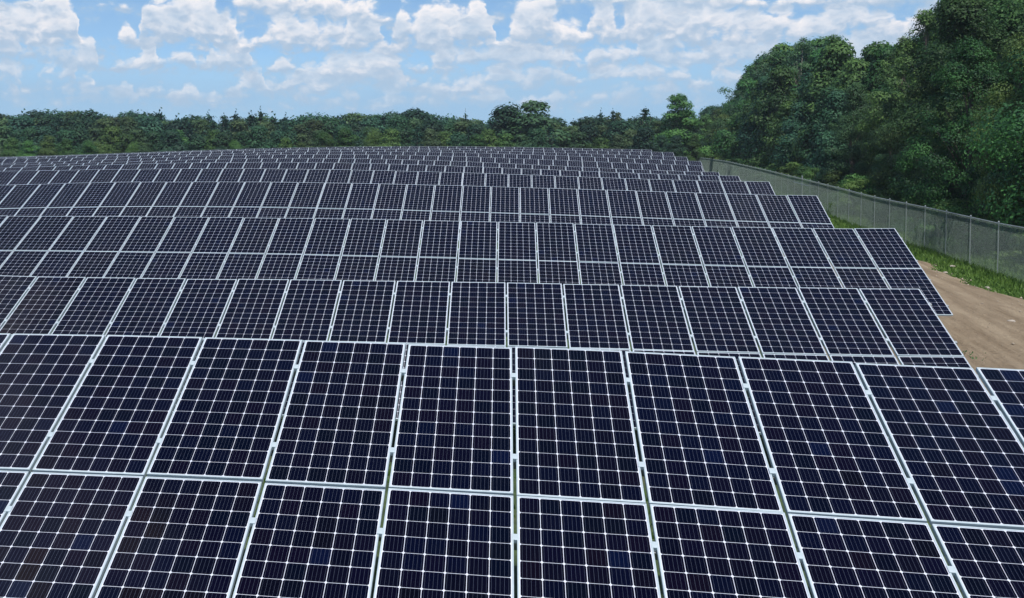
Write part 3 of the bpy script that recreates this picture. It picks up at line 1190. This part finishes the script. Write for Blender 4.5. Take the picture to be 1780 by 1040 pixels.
FARG = 'trees of the far tree line'
for Y, dlo, dhi, rank, step in ((168, 16, 34, 'near rank of the far woods', 26), (184, 4, 14, 'middle rank of the far woods', 26), (202, -3, 5, 'skyline of the far woods', 21), (216, 5, 12, 'hindmost rank of the far woods', 24)):
    px = -70.0
    k = 0
    while px < 1210:
        p = px + rr.uniform(-6, 6)
        yy = Y + rr.uniform(-5, 5)
        x = at_px(p, yy)
        h = height_for(p, farsil(p) + rr.uniform(dlo, dhi), x, yy)
        k += 1
        piney = Y < 210 and ((270 < p < 520 and rr.random() < .55 and Y > 180) or rr.random() < .06)
        where = nth(k) + ' from the left, ' + rank
        if piney:
            plant(rr.choice(['pine_a', 'pine_b']), 'pine_tree', x, yy, h + .5, 'dark layered pine, ' + where, 'tree', 'pines of the far tree line', rr.uniform(.95, 1.25))
        else:
            key = rr.choice(['far_a', 'far_b', 'far_d', 'far_c'] if Y < 180 else ['far_a', 'far_b', 'far_d'])
            kind = {'far_a': 'dark green leafy tree, ', 'far_d': 'dark green rounded tree, ', 'far_b': 'olive green leafy tree, ', 'far_c': 'light green leafy tree, '}[key]
            plant(key, 'far_tree', x, yy, h, kind + where, 'tree', FARG, rr.uniform(1.0, 1.3))
        px += step * rr.uniform(.85, 1.15)
for key, px, py, Y, lab, wide in [
        ('far_d', 884, 184, 178, 'broad round-headed tree rising above the far tree line, left half of the double crown', 1.35),
        ('far_b', 926, 177, 176, 'broad round-headed tree rising above the far tree line, right half of the double crown', 1.45),
        ('far_a', 720, 193, 196, 'dark round tree making a low hump in the far tree line', 1.2),
        ('pine_b', 1043, 194, 190, 'small pointed pine left of a forked pine in the far tree line', .7),
        ('pine_a', 1064, 191, 190, 'ragged forked pine standing just above the far tree line', .6),
        ('far_airy', 1076, 192, 192, 'thin bare-stemmed tree beside the forked pine in the far tree line', .55),
        ('pine_a', 1120, 187, 186, 'wide pointed pine where the far tree line meets the wood', 1.15),
        ('far_c', 1183, 163, 176, 'tall loose-crowned tree standing alone above the meeting of tree line and wood', 1.3),
        ('pine_b', 808, 195, 188, 'narrow spire-topped pine in the middle of the far tree line', .45)]:
    x = at_px(px, Y)
    plant(key, 'standout_tree', x, Y, height_for(px, py, x, Y), lab, 'tree', None, wide)
LOW = 'small light green tree in front of the far tree line'
LOWS = [(-20, 240, 150), (18, 238, 148), (50, 243, 146), (82, 234, 150), (116, 240, 147), (152, 244, 150), (180, 250, 146), (232, 246, 150), (408, 243, 150), (492, 238, 148),
         (520, 246, 148), (600, 222, 164), (650, 224, 164), (560, 228, 164)]
for px, py, Y in LOWS:
    x = at_px(px, Y)
    plant(rr.choice(['far_c', 'young_a']), 'small_tree', x, Y, height_for(px, py, x, Y), 'small light green tree before the far tree line, ' + nth(1 + sorted(LOWS).index((px, py, Y))) + ' from the left', 'tree', 'small trees before the far tree line', 1.0)
for kk, (px, py, Y) in enumerate([(1128, 226, 150), (1152, 216, 152), (1180, 206, 150), (1205, 206, 150), (1228, 198, 146), (1252, 190, 142)], 1):
    while at_px(px, Y) < FX0 + FM * Y + 5.5 and Y < 260:
        Y += 1
    x = at_px(px, Y)
    plant('far_c', 'bright_tree', x, Y, height_for(px, py, x, Y), 'bright green young tree at the far end of the wood, ' + nth(kk) + ' from the left', 'tree', 'bright young trees at the end of the wood', .95)


# ------------------------------------------------------------------ grass, stones
def grass_field(name, xy, h, seed, m=M_GRASS):
    rng = np.random.default_rng(seed)
    n = len(xy)
    z = ground_z(xy[:, 0], xy[:, 1])
    base = np.stack([xy[:, 0], xy[:, 1], z - .02], -1)
    a = rng.uniform(0, 6.28, n)
    hh = h * rng.uniform(.5, 1.35, n)
    wv = .018 + .02 * rng.random(n)
    side = np.stack([np.cos(a), np.sin(a), 0 * a], -1) * wv[:, None]
    lean = np.stack([rng.normal(size=n), rng.normal(size=n), 0 * a], -1) * (hh * .35)[:, None]
    up = np.stack([0 * a, 0 * a, hh], -1)
    V = np.stack([base - side, base + side, base + side * .6 + lean * .45 + up * .6, base + lean + up * .98, base - side * .6 + lean * .45 + up * .6], 1).reshape(-1, 3)
    F = np.arange(5 * n).reshape(n, 5)
    return mesh_np(name, V, F, m, tint=np.clip(rng.normal(.5, .25, n), 0, 1))


rng = np.random.default_rng(3)
n = 90000
yy = 24 + (112 - 24) * rng.random(n) ** 1.5
l, r = road_edges(yy)
xf = FX0 + FM * yy
lo = r - .25 * rng.random(n)
xx = lo + (xf + 2.5 - lo) * rng.random(n)
clump = np.sin(xx * 2.1 + yy * .7) * np.sin(yy * 1.9 - xx * .6) + rng.normal(size=n) * .6
keep = clump > -.55
xy = np.stack([xx, yy], -1)[keep]
hv = .10 + .16 * smooth01((xy[:, 0] - (xf[keep] - 2.2)) / 2.0)
tag(obj('verge_grass', grass_field('verge_grass', xy, hv, 4)), 'green grass and weeds on the verge between dirt track and fence', 'grass', kind='stuff')
n = 26000
yy = 6 + 95 * rng.random(n) ** 1.3
l, r = road_edges(yy)
xx = l - .3 - 16 * rng.random(n) ** 1.2
tag(obj('field_grass', grass_field('field_grass', np.stack([xx, yy], -1), .12, 5)), 'short green grass growing beneath the rows of solar panels', 'grass', kind='stuff')


def stone(px, py, size, label, flat=.5):
    # where the line of sight meets the ground
    q = ray(px, py)
    t = 5.0
    for _ in range(4000):
        p = Vector((0, 0, CZ)) + q * t
        if p.z <= float(ground_z(p.x, p.y)[0]) + .03:
            break
        t += .03
    rs = random.Random(int(px * 7 + py))
    V, F = [], []
    nu, nv = 9, 5
    V.append((0, 0, -.3 * size))
    for j in range(1, nv):
        th = math.pi * j / nv
        for i in range(nu):
            ph = 2 * math.pi * i / nu
            rad = size * rs.uniform(.75, 1.15)
            V.append((rad * math.sin(th) * math.cos(ph), rad * .8 * math.sin(th) * math.sin(ph), -rad * math.cos(th) * flat + .1 * size))
    V.append((0, 0, size * flat))
    for i in range(nu):
        F.append((0, 1 + (i + 1) % nu, 1 + i))
        F.append((len(V) - 1, 1 + (nv - 2) * nu + i, 1 + (nv - 2) * nu + (i + 1) % nu))
        for j in range(nv - 2):
            a, b = 1 + j * nu + i, 1 + j * nu + (i + 1) % nu
            F.append((a, b, b + nu, a + nu))
    o = obj('stone', mesh_py('stone', V, F, M_STONE), loc=(p.x, p.y, float(ground_z(p.x, p.y)[0]) + .04 + size * flat * .15))
    o.rotation_euler.z = rs.uniform(0, 3)
    tag(o, label, 'stone', 'stones beside the dirt track')


stone(1655, 466, .17, 'flat pale stone at the edge of the verge, larger of the two together')
stone(1664, 464, .13, 'flat pale stone at the edge of the verge, smaller of the two together')
stone(1643, 475, .09, 'small stone lying on the dirt track just below the two flat stones')
stone(1716, 502, .10, 'small stone in the grass edge nearest the right border of the picture')
stone(1758, 561, .10, 'lone pale stone lying in the middle of the dirt track')
stone(1681, 466, .07, 'small pale stone at the foot of a fence post')

# loose gravel on the track
def gravel(n, seed):
    g = np.random.default_rng(seed)
    yy = 14 + 60 * g.random(n) ** 1.3
    l, r = road_edges(yy)
    f = np.where(g.random(n) < .55, 1 - .22 * g.random(n) ** 2, g.random(n))
    xx = l + (r - l) * f
    z = ground_z(xx, yy) + .065
    s = .018 + .045 * g.random(n) ** 3
    V, F = [], []
    base = np.array([(1, 0, 0), (0, 1, 0), (-1, 0, 0), (0, -1, 0), (0, 0, .7), (0, 0, -.5)])
    tri = np.array([(0, 1, 4), (1, 2, 4), (2, 3, 4), (3, 0, 4), (1, 0, 5), (2, 1, 5), (3, 2, 5), (0, 3, 5)])
    P = base[None] * s[:, None, None] * g.uniform(.6, 1.3, (n, 6, 1)) + np.stack([xx, yy, z], -1)[:, None]
    F = (tri[None] + 6 * np.arange(n)[:, None, None]).reshape(-1, 3)
    return mesh_np('gravel', P.reshape(-1, 3), F, M_GRAVEL)


tag(obj('gravel', gravel(900, 12)), 'loose pale gravel scattered along the dirt track', 'gravel', kind='stuff')

# weeds at the foot of the second row
n = 60
q = Vector((0, 0, CZ))
wd = ray(1690, 622)
t = 5.0
while (CZ + wd.z * t) > float(ground_z(wd.x * t, wd.y * t)[0]):
    t += .05
cxy = np.array([wd.x * t, wd.y * t])
tag(obj('weed_patch', grass_field('weed_patch', cxy + rng.normal(size=(n, 2)) * np.array([.16, .35]), .08, 8, M_LEAF)), 'small patch of weeds on the dirt beside the second row', 'weeds', kind='stuff')


# ------------------------------------------------------------------ the summer air
def build_haze():
    V, F = box_vf(-1520, 1520, -920, 1920, -9.0, 27.5)
    m = bpy.data.materials.new('summer_haze')
    m.use_nodes = True
    m.node_tree.nodes.clear()
    t = NT(m.node_tree)
    pv = t.n('ShaderNodeVolumePrincipled')
    pv.inputs['Color'].default_value = (.80, .88, 1.0, 1)
    pv.inputs['Density'].default_value = .00026
    pv.inputs['Anisotropy'].default_value = .2
    o = t.n('ShaderNodeOutputMaterial')
    t.link(pv.outputs[0], o.inputs['Volume'])
    tag(obj('haze', mesh_py('haze', V, F, m)), 'pale summer haze hanging in the air over the whole solar field', 'haze', kind='stuff')


build_haze()
